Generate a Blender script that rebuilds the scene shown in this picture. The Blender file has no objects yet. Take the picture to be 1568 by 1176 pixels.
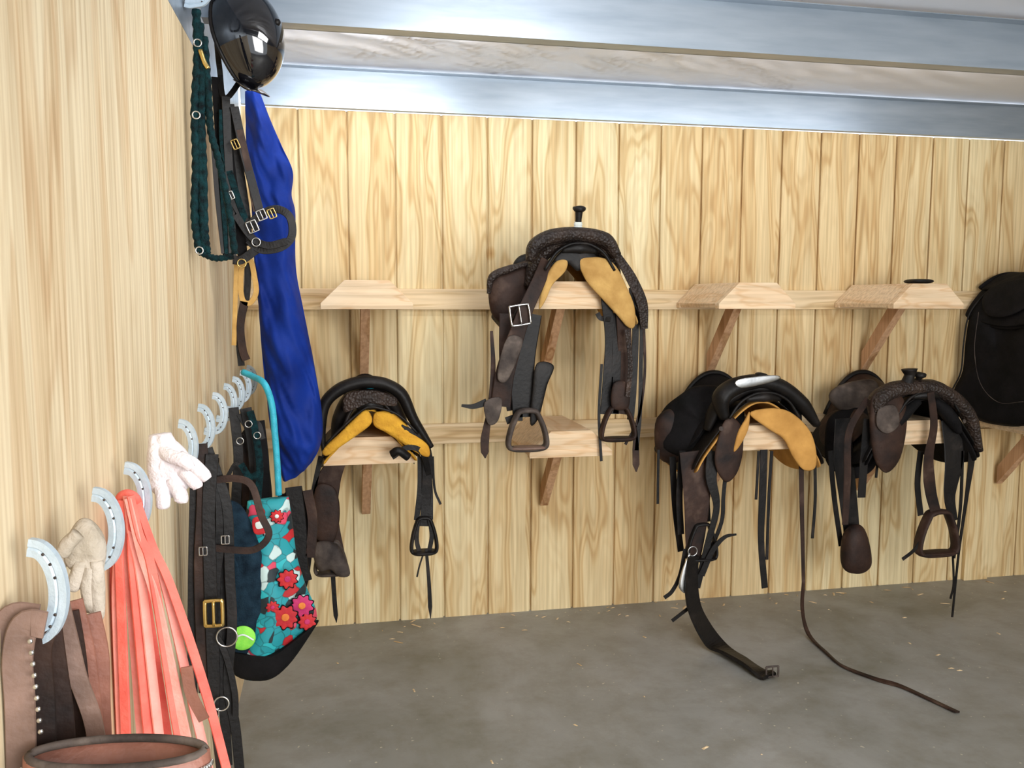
import bpy, math, random, bmesh
from mathutils import Vector, Matrix, noise
random.seed(4)
scene=bpy.context.scene
COL=scene.collection
V=Vector
# ------------------------------------------------------------------ materials
def nm(name):
    m=bpy.data.materials.new(name); m.use_nodes=True
    nt=m.node_tree; b=nt.nodes['Principled BSDF']
    return m,nt,b
def N(nt,t,**kw):
    n=nt.nodes.new(t)
    for k,v in kw.items():
        if k in n.inputs.keys(): n.inputs[k].default_value=v
        else: setattr(n,k,v)
    return n
def ramp(nt,stops,const=False):
    r=nt.nodes.new('ShaderNodeValToRGB'); e=r.color_ramp.elements
    if const: r.color_ramp.interpolation='CONSTANT'
    while len(e)<len(stops): e.new(.5)
    for i,(p,c) in enumerate(stops):
        e[i].position=p; e[i].color=(c[0],c[1],c[2],1)
    return r
def coords(nt,scale,rand=False):
    tc=nt.nodes.new('ShaderNodeTexCoord'); mp=nt.nodes.new('ShaderNodeMapping')
    nt.links.new(tc.outputs['Object'],mp.inputs['Vector']); mp.inputs['Scale'].default_value=scale
    if rand:
        oi=nt.nodes.new('ShaderNodeObjectInfo')
        mu=N(nt,'ShaderNodeVectorMath',operation='SCALE'); mu.inputs[0].default_value=(17,9,13)
        nt.links.new(oi.outputs['Random'],mu.inputs['Scale']); nt.links.new(mu.outputs[0],mp.inputs['Location'])
    return mp
def bump(nt,b,src,strength,dist=.01):
    bp=nt.nodes.new('ShaderNodeBump'); bp.inputs['Strength'].default_value=strength; bp.inputs['Distance'].default_value=dist
    nt.links.new(src,bp.inputs['Height']); nt.links.new(bp.outputs[0],b.inputs['Normal'])
def simple(name,c,rough=.5,metal=0,c2=None,scale=20,bs=.3,spec=None,bscale=None,coat=0,tooled=0,c3=None):
    m,nt,b=nm(name)
    mp=coords(nt,(1,1,1))
    n=N(nt,'ShaderNodeTexNoise',Scale=scale,Detail=4.0); nt.links.new(mp.outputs[0],n.inputs['Vector'])
    c2=c2 or tuple(x*.6 for x in c)
    st=[(.3,c2),(.7,c)] if c3 is None else [(.3,c2),(.58,c),(.72,c3)]
    r=ramp(nt,st); nt.links.new(n.outputs['Fac'],r.inputs[0]); nt.links.new(r.outputs[0],b.inputs['Base Color'])
    b.inputs['Roughness'].default_value=rough; b.inputs['Metallic'].default_value=metal
    if spec is not None: b.inputs['Specular IOR Level'].default_value=spec
    if coat: b.inputs['Coat Weight'].default_value=coat
    if tooled:
        n2=N(nt,'ShaderNodeTexVoronoi',Scale=float(tooled)); nt.links.new(mp.outputs[0],n2.inputs['Vector'])
        bump(nt,b,n2.outputs['Distance'],.9,.006)
    else:
        n2=N(nt,'ShaderNodeTexNoise',Scale=bscale or scale*6,Detail=3.0); nt.links.new(mp.outputs[0],n2.inputs['Vector'])
        bump(nt,b,n2.outputs['Fac'],bs,.004)
    return m
def plywood(name,pale,mid,tan,scale=(3.4,3.4,.62),panel=False,rand=False,freq=34,axis_long='z',fine=.14,knots=False,warm=None,gain=.7,mult=4.3,fib_lo=(.76,.73,.68)):
    m,nt,b=nm(name); L=nt.links
    mp=coords(nt,scale,rand)
    vec=mp.outputs[0]
    if panel:
        tc=nt.nodes.new('ShaderNodeTexCoord'); sp=nt.nodes.new('ShaderNodeSeparateXYZ'); L.new(tc.outputs['Object'],sp.inputs[0])
        d=N(nt,'ShaderNodeMath',operation='DIVIDE'); L.new(sp.outputs[0],d.inputs[0]); d.inputs[1].default_value=1.2192
        f=N(nt,'ShaderNodeMath',operation='FLOOR'); L.new(d.outputs[0],f.inputs[0])
        k=N(nt,'ShaderNodeMath',operation='MULTIPLY'); L.new(f.outputs[0],k.inputs[0]); k.inputs[1].default_value=5.37
        cb=nt.nodes.new('ShaderNodeCombineXYZ'); L.new(k.outputs[0],cb.inputs[2])
        ad=N(nt,'ShaderNodeVectorMath',operation='ADD'); L.new(vec,ad.inputs[0]); L.new(cb.outputs[0],ad.inputs[1]); vec=ad.outputs[0]
    n=N(nt,'ShaderNodeTexNoise',Scale=1.0,Detail=2.2,Roughness=.5,Distortion=.3); L.new(vec,n.inputs['Vector'])
    def band(fr,lo,hi):
        a=N(nt,'ShaderNodeMath',operation='MULTIPLY'); L.new(n.outputs['Fac'],a.inputs[0]); a.inputs[1].default_value=fr
        s=N(nt,'ShaderNodeMath',operation='SINE'); L.new(a.outputs[0],s.inputs[0])
        mr=N(nt,'ShaderNodeMapRange'); L.new(s.outputs[0],mr.inputs[0]); mr.inputs[1].default_value=lo; mr.inputs[2].default_value=hi
        return mr.outputs[0]
    b1=band(freq,0.05,.8); b2=band(freq*mult,-.6,1)
    fib=N(nt,'ShaderNodeTexNoise',Scale=1.0,Detail=3.0)
    mp2=coords(nt,(tuple(75 if i!='xyz'.index(axis_long) else 2.0 for i in range(3))),rand); L.new(mp2.outputs[0],fib.inputs['Vector'])
    mx=N(nt,'ShaderNodeMix',data_type='RGBA'); mx.inputs[6].default_value=(*pale,1); mx.inputs[7].default_value=(*mid,1); L.new(b1,mx.inputs[0])
    m2=N(nt,'ShaderNodeMath',operation='MULTIPLY'); L.new(b1,m2.inputs[0]); L.new(b2,m2.inputs[1])
    m3=N(nt,'ShaderNodeMath',operation='MULTIPLY_ADD'); L.new(m2.outputs[0],m3.inputs[0]); m3.inputs[1].default_value=gain
    m4=N(nt,'ShaderNodeMath',operation='MULTIPLY'); L.new(b2,m4.inputs[0]); m4.inputs[1].default_value=fine; L.new(m4.outputs[0],m3.inputs[2])
    mx2=N(nt,'ShaderNodeMix',data_type='RGBA'); L.new(mx.outputs[2],mx2.inputs[6]); mx2.inputs[7].default_value=(*tan,1); L.new(m3.outputs[0],mx2.inputs[0])
    col=mx2.outputs[2]
    if warm:
        nb=N(nt,'ShaderNodeTexNoise',Scale=.7,Detail=1.0); mp3=coords(nt,(1.1,1.1,.5)); L.new(mp3.outputs[0],nb.inputs['Vector'])
        rb=ramp(nt,[(.40,(1,1,1)),(.62,warm)]); L.new(nb.outputs['Fac'],rb.inputs[0])
        mw=N(nt,'ShaderNodeMix',data_type='RGBA',blend_type='MULTIPLY'); mw.inputs[0].default_value=1; L.new(col,mw.inputs[6]); L.new(rb.outputs[0],mw.inputs[7]); col=mw.outputs[2]
    fr=ramp(nt,[(.3,fib_lo),(.62,(1.05,1.05,1.04))]); L.new(fib.outputs['Fac'],fr.inputs[0])
    mu=N(nt,'ShaderNodeMix',data_type='RGBA',blend_type='MULTIPLY'); mu.inputs[0].default_value=.9; L.new(col,mu.inputs[6]); L.new(fr.outputs[0],mu.inputs[7])
    col=mu.outputs[2]
    if knots:
        vo=N(nt,'ShaderNodeTexVoronoi',Scale=1.0); mk=coords(nt,(2.3,.01,1.7)); L.new(mk.outputs[0],vo.inputs['Vector'])
        rk=ramp(nt,[(.02,(.28,.12,.04)),(.04,(.8,.66,.5)),(.07,(1,1,1))]); L.new(vo.outputs['Distance'],rk.inputs[0])
        mk2=N(nt,'ShaderNodeMix',data_type='RGBA',blend_type='MULTIPLY'); mk2.inputs[0].default_value=1; L.new(col,mk2.inputs[6]); L.new(rk.outputs[0],mk2.inputs[7]); col=mk2.outputs[2]
    L.new(col,b.inputs['Base Color']); b.inputs['Roughness'].default_value=.65; b.inputs['Specular IOR Level'].default_value=.15
    bump(nt,b,fib.outputs['Fac'],.12,.003)
    return m
M={}
M['ply_back']=plywood('plywood_siding',(.77,.655,.41),(.71,.565,.32),(.56,.385,.185),scale=(7.0,7.0,.95),panel=True,freq=16,knots=True,warm=(.93,.85,.78),gain=.62,mult=6,fine=.16)
M['ply_left']=plywood('plywood_pale',(.79,.69,.50),(.73,.595,.40),(.59,.42,.25),scale=(5,7,.6),freq=19,fine=.18,gain=.6,mult=5,fib_lo=(.76,.70,.62),warm=(.96,.90,.82))
M['pine']=plywood('pine_board',(.78,.61,.42),(.75,.56,.37),(.68,.46,.27),scale=(3,1.2,16),rand=True,freq=14,axis_long='x',fine=.2)
M['pine_dark']=plywood('pine_brace',(.55,.33,.19),(.45,.26,.13),(.33,.16,.07),scale=(9,5,2),rand=True,freq=20)
M['pine_rail']=plywood('pine_rail',(.74,.57,.36),(.66,.48,.27),(.50,.33,.16),scale=(.9,6,12),freq=20,axis_long='x')
def concrete():
    m,nt,b=nm('concrete'); L=nt.links
    mp=coords(nt,(1,1,1))
    a=N(nt,'ShaderNodeTexNoise',Scale=1.5,Detail=8.0,Roughness=.6,Distortion=.8); L.new(mp.outputs[0],a.inputs['Vector'])
    c=N(nt,'ShaderNodeTexNoise',Scale=7.0,Detail=7.0,Roughness=.7); L.new(mp.outputs[0],c.inputs['Vector'])
    r=ramp(nt,[(.32,(.185,.182,.155)),(.48,(.25,.248,.228)),(.68,(.315,.315,.30))]); L.new(a.outputs['Fac'],r.inputs[0])
    r2=ramp(nt,[(.34,(.74,.71,.64)),(.56,(1,1,1))]); L.new(c.outputs['Fac'],r2.inputs[0])
    mu=N(nt,'ShaderNodeMix',data_type='RGBA',blend_type='MULTIPLY'); mu.inputs[0].default_value=.7
    L.new(r.outputs[0],mu.inputs[6]); L.new(r2.outputs[0],mu.inputs[7])
    sp=N(nt,'ShaderNodeTexNoise',Scale=48.0,Detail=1.0); L.new(mp.outputs[0],sp.inputs['Vector'])
    r3=ramp(nt,[(.745,(0,0,0)),(.77,(1,1,1))]); L.new(sp.outputs['Fac'],r3.inputs[0])
    mx=N(nt,'ShaderNodeMix',data_type='RGBA'); L.new(r3.outputs[0],mx.inputs[0]); L.new(mu.outputs[2],mx.inputs[6]); mx.inputs[7].default_value=(.5,.45,.36,1)
    L.new(mx.outputs[2],b.inputs['Base Color'])
    b.inputs['Roughness'].default_value=.45; bump(nt,b,c.outputs['Fac'],.2,.004)
    return m
M['concrete']=concrete()
def steel():
    m,nt,b=nm('galvanized_steel'); L=nt.links
    mp=coords(nt,(.8,6,6))
    n=N(nt,'ShaderNodeTexNoise',Scale=4.0,Detail=5.0); L.new(mp.outputs[0],n.inputs['Vector'])
    r=ramp(nt,[(.3,(.30,.36,.43)),(.7,(.40,.46,.53))]); L.new(n.outputs['Fac'],r.inputs[0]); L.new(r.outputs[0],b.inputs['Base Color'])
    b.inputs['Metallic'].default_value=.5; b.inputs['Roughness'].default_value=.36
    bump(nt,b,n.outputs['Fac'],.05,.01)
    return m
M['steel']=steel()
M['vinyl']=simple('insulation_vinyl',(.86,.89,.97),.34,0,(.80,.83,.92),3,.1)
M['black']=simple('black_leather',(.008,.0065,.006),.5,0,(.003,.0025,.0025),11,.35,spec=.25,c3=(.022,.017,.015))
M['tooled']=simple('tooled_dark_leather',(.032,.020,.015),.5,0,(.012,.008,.007),12,.35,spec=.35,tooled=95,c3=(.075,.048,.036))
M['black_soft']=simple('black_suede',(.009,.008,.009),.8,0,(.004,.004,.004),14,.5,spec=.12)
M['dkbrown']=simple('dark_brown_leather',(.038,.019,.013),.6,0,(.010,.0065,.006),11,.4,spec=.22,c3=(.085,.052,.038))
M['worn']=simple('worn_grey_leather',(.085,.066,.056),.65,0,(.026,.020,.018),16,.5,spec=.2,c3=(.15,.12,.10))
M['brown']=simple('brown_leather',(.25,.155,.12),.55,0,(.12,.07,.05),14,.4)
M['redbrown']=simple('russet_leather',(.34,.14,.095),.5,0,(.19,.075,.05),14,.4)
M['tan']=simple('tan_skirting',(.62,.33,.09),.75,0,(.44,.22,.055),14,.5,spec=.15)
M['tan_b']=simple('tan_skirting_pale',(.58,.36,.12),.75,0,(.38,.21,.06),14,.5,spec=.15)
M['yellow']=simple('golden_fleece',(.74,.40,.045),.9,0,(.52,.25,.03),18,.9,spec=.08)
M['silver']=simple('silver_hardware',(.70,.70,.69),.3,1,(.45,.45,.45),20,.1)
M['brass']=simple('brass_hardware',(.75,.55,.20),.3,1,(.5,.35,.12),20,.1)
M['shoe']=simple('horseshoe_steel',(.58,.68,.77),.42,.2,(.44,.54,.62),25,.3)
M['blue']=simple('royal_blue_nylon',(.004,.032,.27),.7,0,(.002,.016,.15),6,.4,bscale=40,spec=.2)
M['turq']=simple('turquoise_cord',(.03,.42,.55),.5,0,(.015,.30,.42),60,.4)
M['teal']=simple('teal_rope',(.004,.036,.042),.7,0,(.0015,.005,.007),70,.8,spec=.15)
M['red']=simple('coral_webbing',(.92,.22,.17),.8,0,(.80,.14,.11),20,.5,spec=.15)
M['pink']=simple('faded_coral_webbing',(.95,.44,.38),.85,0,(.90,.31,.25),20,.5,spec=.15)
M['white']=simple('white_cotton',(.88,.83,.84),.85,0,(.76,.69,.71),30,.7,spec=.2)
M['beige']=simple('beige_suede',(.58,.51,.43),.85,0,(.42,.36,.28),25,.7,spec=.2)
M['helmet']=simple('gloss_black_shell',(.006,.006,.008),.07,0,(.005,.005,.007),5,.01,coat=1)
M['denim']=simple('dark_denim',(.012,.030,.048),.85,0,(.004,.011,.02),40,.5,spec=.12)
M['fl_red']=simple('print_red',(.60,.02,.02),.7,0,(.4,.01,.02),40,.2)
M['fl_pink']=simple('print_magenta',(.55,.03,.14),.7,0,(.4,.01,.1),40,.2)
M['fl_yel']=simple('print_orange',(.80,.26,.04),.7,0,(.6,.15,.02),40,.2)
M['fl_grn']=simple('print_green',(.30,.75,.08),.7,0,(.15,.6,.05),40,.2)
M['fl_wht']=simple('print_white',(.75,.80,.78),.7,0,(.6,.65,.6),40,.2)
M['fill_enamel']=simple('white_enamel',(.8,.8,.8),.4,0,(.75,.75,.75),5,.02)  # enamel for the housings of the added strip fill
def print_fabric():
    m,nt,b=nm('turquoise_floral_print'); L=nt.links
    mp=coords(nt,(1,.5,1))
    ds=N(nt,'ShaderNodeTexNoise',Scale=14.0,Detail=2.0); L.new(mp.outputs[0],ds.inputs['Vector'])
    sc=N(nt,'ShaderNodeVectorMath',operation='SCALE'); L.new(ds.outputs['Color'],sc.inputs[0]); sc.inputs['Scale'].default_value=.07
    ad=N(nt,'ShaderNodeVectorMath',operation='ADD'); L.new(mp.outputs[0],ad.inputs[0]); L.new(sc.outputs[0],ad.inputs[1])
    vo=N(nt,'ShaderNodeTexVoronoi',Scale=36.0); L.new(ad.outputs[0],vo.inputs['Vector'])
    sp=nt.nodes.new('ShaderNodeSeparateColor'); L.new(vo.outputs['Color'],sp.inputs[0])
    r=ramp(nt,[(0,(.010,.27,.31)),(.46,(.02,.40,.44)),(.62,(.45,.015,.02)),(.72,(.01,.02,.025)),(.84,(.50,.64,.62)),(.90,(.60,.05,.10))],True); L.new(sp.outputs[0],r.inputs[0])
    ve=N(nt,'ShaderNodeTexVoronoi',Scale=36.0,feature='DISTANCE_TO_EDGE'); L.new(ad.outputs[0],ve.inputs['Vector'])
    re=ramp(nt,[(.03,(.01,.04,.04)),(.07,(1,1,1))]); L.new(ve.outputs['Distance'],re.inputs[0])
    mu=N(nt,'ShaderNodeMix',data_type='RGBA',blend_type='MULTIPLY'); mu.inputs[0].default_value=.45; L.new(r.outputs[0],mu.inputs[6]); L.new(re.outputs[0],mu.inputs[7])
    L.new(mu.outputs[2],b.inputs['Base Color']); b.inputs['Roughness'].default_value=.65
    return m
M['bagturq']=print_fabric()
# ------------------------------------------------------------------ mesh helpers
def empty(name,loc=(0,0,0)):
    e=bpy.data.objects.new(name,None); e.empty_display_size=.05; e.location=loc; COL.objects.link(e); return e
def mobj(name,vs,fs,mat,par=None,smooth=True):
    me=bpy.data.meshes.new(name); me.from_pydata([tuple(v) for v in vs],[],fs); me.update()
    if smooth:
        for p in me.polygons: p.use_smooth=True
    o=bpy.data.objects.new(name,me); COL.objects.link(o)
    if mat: me.materials.append(M[mat])
    if par:
        o.parent=par; o.matrix_parent_inverse=Matrix.Translation(-par.location)
    return o
def cat(pts,n=6,closed=False):
    pts=[V(p) for p in pts]; out=[]; L=len(pts)
    if L<3 and not closed:
        return [pts[0].lerp(pts[1],i/n) for i in range(n+1)]
    rng=L if closed else L-1
    for i in range(rng):
        if closed: p0,p1,p2,p3=pts[i-1],pts[i],pts[(i+1)%L],pts[(i+2)%L]
        else:
            p1,p2=pts[i],pts[i+1]; p0=pts[i-1] if i>0 else p1*2-p2; p3=pts[i+2] if i+2<L else p2*2-p1
        for j in range(n):
            t=j/n
            out.append(.5*((2*p1)+(p2-p0)*t+(2*p0-5*p1+4*p2-p3)*t*t+(3*p1-p0-3*p2+p3)*t**3))
    if not closed: out.append(pts[-1])
    return out
def ribbon(name,pts,w,mat,par,th=.004,nrm=(0,-1,0),tip=False,n=6,closed=False):
    P=cat(pts,n,closed); nv=V(nrm).normalized(); vs=[];fs=[]; K=len(P)
    ws=w if isinstance(w,(list,tuple)) else [w,w]
    for i,p in enumerate(P):
        a=P[i-1] if (i>0 or closed) else p; b=P[(i+1)%K] if (i<K-1 or closed) else p
        t=(b-a).normalized(); s=t.cross(nv)
        if s.length<.25:
            s=V((1,0,0)) if abs(t.x)<.8 else V((0,0,1))
        s.normalize(); nn=s.cross(t).normalized()
        f=i/(K-1)*(len(ws)-1); k=min(int(f),len(ws)-2); ww=ws[k]*(1-(f-k))+ws[k+1]*(f-k)
        if tip and i>K-3: ww*=.55 if i==K-2 else .15
        h=ww/2
        vs+=[p+s*h*.92+nn*th/2,p+s*h,p+s*h*.92-nn*th/2,p-s*h*.92-nn*th/2,p-s*h,p-s*h*.92+nn*th/2]
    for i in range(K if closed else K-1):
        j=(i+1)%K
        for q in range(6):
            r=(q+1)%6; fs.append((i*6+q,i*6+r,j*6+r,j*6+q))
    if not closed: fs+= [tuple(range(6))[::-1],tuple((K-1)*6+q for q in range(6))]
    return mobj(name,vs,fs,mat,par,False)
def tube(name,pts,r,mat,par,seg=10,closed=False,n=6,stretch=(1,1,1),braid=0):
    P=cat(pts,n,closed); K=len(P); rs=r if isinstance(r,(list,tuple)) else [r,r]; vs=[];fs=[]
    for i,p in enumerate(P):
        a=P[i-1] if (i>0 or closed) else p; b=P[(i+1)%K] if (i<K-1 or closed) else p
        t=(b-a).normalized(); s=t.cross(V((0,1,0)))
        if s.length<.2: s=t.cross(V((1,0,0)))
        s.normalize(); q=t.cross(s)
        f=i/(K-1)*(len(rs)-1); k=min(int(f),len(rs)-2); rr=rs[k]*(1-(f-k))+rs[k+1]*(f-k)
        if braid: rr*=1+braid*math.sin(i*2.1)
        for g in range(seg):
            an=2*math.pi*g/seg; o=s*math.cos(an)*rr+q*math.sin(an)*rr
            vs.append(p+V((o.x*stretch[0],o.y*stretch[1],o.z*stretch[2])))
    for i in range(K if closed else K-1):
        j=(i+1)%K
        for g in range(seg):
            h=(g+1)%seg; fs.append((i*seg+g,i*seg+h,j*seg+h,j*seg+g))
    if not closed: fs+=[tuple(range(seg))[::-1],tuple((K-1)*seg+g for g in range(seg))]
    return mobj(name,vs,fs,mat,par)
def pillow(name,rim,th,mat,par,nrm=(0,-1,0),n=5,lump=0,back=1.0):
    R=cat(rim,n,True); c=sum(R,V())/len(R); nv=V(nrm).normalized(); K=len(R); vs=[];fs=[]
    S=[1,.97,.9,.78,.6,.4,.2]
    vs+=R
    for side in (1,-back):
        for s in S[1:]:
            for p in R:
                q=c+(p-c)*s; h=math.sqrt(max(0,1-s**3.2))
                q=q+nv*side*th/2*h
                if lump: q+=nv*side*lump*noise.noise(q*22)*(1-s*s)**.5+ nv*side*lump*.5*noise.noise(q*60)*(1-s*s)**.5
                vs.append(q)
        vs.append(c+nv*side*th/2)
    m=len(S)-1
    def ring_(sd,k,i):
        if k==0: return i%K
        return K+sd*(m*K+1)+(k-1)*K+i%K
    for sd in (0,1):
        for k in range(m):
            for i in range(K):
                f=(ring_(sd,k,i),ring_(sd,k,i+1),ring_(sd,k+1,i+1),ring_(sd,k+1,i)); fs.append(f if sd==0 else f[::-1])
        ce=K+sd*(m*K+1)+m*K
        for i in range(K):
            f=(ring_(sd,m,i),ring_(sd,m,i+1),ce); fs.append(f if sd==0 else f[::-1])
    return mobj(name,vs,fs,mat,par)
def drape(name,levels,mat,par,nrm=(0,-1,0),folds=0,amp=.3,n=5,seg=40,lump=0):
    Ls=cat([l[0] for l in levels],n); Rs=cat([l[1] for l in levels],n); T=cat([V((l[2],0,0)) for l in levels],n)
    nv=V(nrm).normalized(); vs=[];fs=[]; K=len(Ls)
    for i in range(K):
        c=(Ls[i]+Rs[i])/2; h=(Rs[i]-Ls[i])/2; th=T[i].x/2
        for g in range(seg):
            a=2*math.pi*g/seg; f=1+amp*math.sin(math.cos(a)*folds+i*.12)*(1 if folds else 0)
            p=c+h*math.cos(a)+nv*th*math.sin(a)*f
            if lump: p+=nv*lump*(noise.noise(V((p.x*14,p.y*14,p.z*7)))+.5*noise.noise(V((p.x*40+p.z*18,p.y*30,p.z*9))))
            vs.append(p)
    for i in range(K-1):
        for g in range(seg):
            h=(g+1)%seg; fs.append((i*seg+g,i*seg+h,(i+1)*seg+h,(i+1)*seg+g))
    fs+=[tuple(range(seg))[::-1],tuple((K-1)*seg+g for g in range(seg))]
    return mobj(name,vs,fs,mat,par)
def loft(name,secs,mat,par,thick=0,sub=0,off=-1):
    n=len(secs[0]); vs=[p for s in secs for p in s]; fs=[]
    for i in range(len(secs)-1):
        for j in range(n-1): fs.append((i*n+j,i*n+j+1,(i+1)*n+j+1,(i+1)*n+j))
    o=mobj(name,vs,fs,mat,par)
    if thick:
        m=o.modifiers.new('s','SOLIDIFY'); m.thickness=thick; m.offset=off
    if sub:
        m=o.modifiers.new('u','SUBSURF'); m.levels=sub; m.render_levels=sub
    return o
def prism(name,poly,axis,a,b,mat,par,bevel=0):
    def P(p,t):
        return V((p[0],t,p[1])) if axis=='y' else (V((t,p[0],p[1])) if axis=='x' else V((p[0],p[1],t)))
    n=len(poly); vs=[P(p,a) for p in poly]+[P(p,b) for p in poly]
    fs=[tuple(range(n)),tuple(range(n,2*n))[::-1]]+[(i,i+n,(i+1)%n+n,(i+1)%n) for i in range(n)]
    o=mobj(name,vs,fs,mat,par,False)
    bm=bmesh.new(); bm.from_mesh(o.data); bmesh.ops.recalc_face_normals(bm,faces=bm.faces); bm.to_mesh(o.data); bm.free()
    if bevel:
        m=o.modifiers.new('b','BEVEL'); m.width=bevel; m.segments=2
    return o
def box(name,x0,x1,y0,y1,z0,z1,mat,par=None,bevel=0):
    return prism(name,[(x0,z0),(x1,z0),(x1,z1),(x0,z1)],'y',y0,y1,mat,par,bevel)
def buckle(name,c,w,h,mat,par,r=.0022,rot=0):
    c=V(c); pts=[]
    for a,b in((-1,-.8),(-.8,-1),(.8,-1),(1,-.8),(1,.8),(.8,1),(-.8,1),(-1,.8)):
        x=a*w/2;z=b*h/2; pts.append(c+V((x*math.cos(rot)-z*math.sin(rot),0,x*math.sin(rot)+z*math.cos(rot))))
    tube(name,pts,r,mat,par,8,True,3)
    tube(name+'_tongue',[c+V((-math.sin(rot)*h/2,-.003,math.cos(rot)*h/2)),c+V((math.sin(rot)*h/2,-.004,-math.cos(rot)*h/2))],r*.8,mat,par,6)
def ring(name,c,r,mat,par,t=.002,axis=(0,1,0),sz=1):
    c=V(c); ax=V(axis).normalized(); u=ax.cross(V((0,0,1))).normalized(); w=ax.cross(u)
    tube(name,[c+u*math.cos(a)*r+w*math.sin(a)*r*sz for a in [i*math.pi/6 for i in range(12)]],t,mat,par,8,True,2)
def disc(name,c,r,mat,par,nrm=(0,-1,0),th=.004,petals=0):
    c=V(c); ax=V(nrm).normalized(); u=ax.cross(V((0,0,1))).normalized(); w=ax.cross(u)
    K=petals*6 if petals else 16
    rim=[]
    for i in range(K):
        a=2*math.pi*i/K; rr=r*(1+.14*math.cos(a*petals)+.06*noise.noise(V((a*2,c.x*50,c.z*50)))) if petals else r
        rim.append(c+u*math.cos(a)*rr+w*math.sin(a)*rr)
    pillow(name,rim,th,mat,par,nrm,1 if petals else 2)
def stirrup(name,c,w,h,mat,par,rot=0,treadmat=None,t=.008):
    c=V(c)
    def T(x,y,z):
        return c+V((x*math.cos(rot),y+x*math.sin(rot),z))
    path=[T(-.18*w,0,h/2),T(-.30*w,0,h*.35),T(-.44*w,0,0),T(-.5*w,0,-h*.38),T(-.36*w,0,-h*.5),T(0,0,-h*.52),T(.36*w,0,-h*.5),T(.5*w,0,-h*.38),T(.44*w,0,0),T(.30*w,0,h*.35),T(.18*w,0,h/2)]
    tube(name+'_bow',path,t,mat,par,8,True,4,(1,2.6,1))
    pillow(name+'_tread',[T(-.42*w,-.03,-h*.47),T(.42*w,-.03,-h*.47),T(.42*w,.03,-h*.47),T(-.42*w,.03,-h*.47)],.016,treadmat or mat,par,(0,0,1))
class Fr:  # places image pixel coordinates in the room, linearized from the fitted camera
    """linearized camera unprojection: image pixels -> metres on a vertical plane y=yp of the room,
    (mx,mz) = drift along the camera ray per metre of depth"""
    def __init__(s,*a): s.a=a
    def __call__(s,u,v,d=0):
        u0,v0,X0,Z0,kx,kz,sx,sz,yp,mx,mz=s.a; du=u-u0; dv=v-v0
        return V((X0+kx*du+sx*dv+mx*d,yp+d,Z0-kz*dv+sz*du+mz*d))
    def L(s,pts,d=0): return [s(p[0],p[1],(p[2] if len(p)>2 else 0)+d) for p in pts]
FA=Fr(565,640,.488,1.004,.00248,.002533,-.00004,-.00007,-.5,.04,-.137)
FB=Fr(885,400,1.3177,1.609,.002694,.00257,.00002,.0000235,-.5,.289,.044)
FC=Fr(1160,620,2.110,1.014,.0030,.00278,.000084,-.0000756,-.5,.526,-.134)
FD=Fr(1420,620,2.926,.9935,.003281,.002912,.000156,-.0000827,-.5,.771,-.14)
FH=Fr(365,250,.0966,1.855,.001833,.001874,-.000056,.000057,-1.15,-.095,.146)
FT=Fr(320,250,.0586,1.8015,.001574,.001619,-.000053,.00005,-1.5,-.126,.146)
FBL=Fr(430,450,.177,1.478,.00228,.002343,-.00006,0,-.6,-.054,.005)
FF=Fr(420,900,.1823,.6557,.001764,.001877,-.000049,-.000123,-1.4,-.07,-.33)
FK=Fr(330,850,.0884,.888,.001395,.001498,-.000048,-.000086,-1.85,-.133,-.288)
FR=Fr(240,950,.0677,.9445,.000988,.001084,-.000041,-.000077,-2.4,-.198,-.359)
FW=Fr(265,720,.0841,1.170,.00105,.001128,-.000041,-.000043,-2.3,-.174,-.189)
FG=Fr(125,870,.0471,1.132,.00074,.00082,-.000037,-.000048,-2.72,-.273,-.31)
FN=Fr(50,1050,.0276,1.0429,.000647,.000734,-.000037,-.000061,-2.85,-.3285,-.4227)
# ------------------------------------------------------------------ room
XR=5.7; YB=-6.0; HB=2.255; ZC=2.43
def wall_back():
    prof=[(0,0)]; k=0
    while True:
        g=.229+.2032*k
        if g>XR-.05: break
        prof+=[(g-.0085,0),(g-.0042,.004),(g-.0042,.017),(g+.0042,.017),(g+.0042,.004),(g+.0085,0)]; k+=1
    prof+=[(XR,0),(XR,.024),(0,.024)]
    return prism('wall_back',prof,'z',0,HB,'ply_back',None)
wall_back()
box('wall_left',-.02,0,YB,.02,0,2.14,'ply_left')
box('wall_right',XR,XR+.02,YB,.02,0,ZC,'ply_left')
box('floor',-.1,XR+.1,YB,.1,-.05,0,'concrete')
def ceiling():
    vs=[];fs=[];nx,ny=300,240
    for j in range(ny+1):
        for i in range(nx+1):
            x=-.1+(XR+.2)*i/nx; y=.1+(YB-.1)*j/ny
            ph=(abs(y)%1.14)/1.14
            sag=-.012*math.sin(math.pi*ph)
            k=max(0,noise.noise(V((x*.7,y*.8,5)))+.3)
            wr=noise.noise(V((x*1.3+y*2.5,y*9-x*5,0)))*.006+(1-abs(noise.noise(V((x*3+y*2,y*16-x*12,2))))*3)*.014*k
            vs.append((x,y,ZC+sag+wr*math.sin(math.pi*ph)**.5 if ph>0 and ph<1 else ZC))
    for j in range(ny):
        for i in range(nx):
            a=j*(nx+1)+i; fs.append((a,a+1,a+nx+2,a+nx+1))
    o=mobj('ceiling',vs,fs,'vinyl'); m=o.modifiers.new('s','SOLIDIFY'); m.thickness=.03; m.offset=-1
ceiling()
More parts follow.
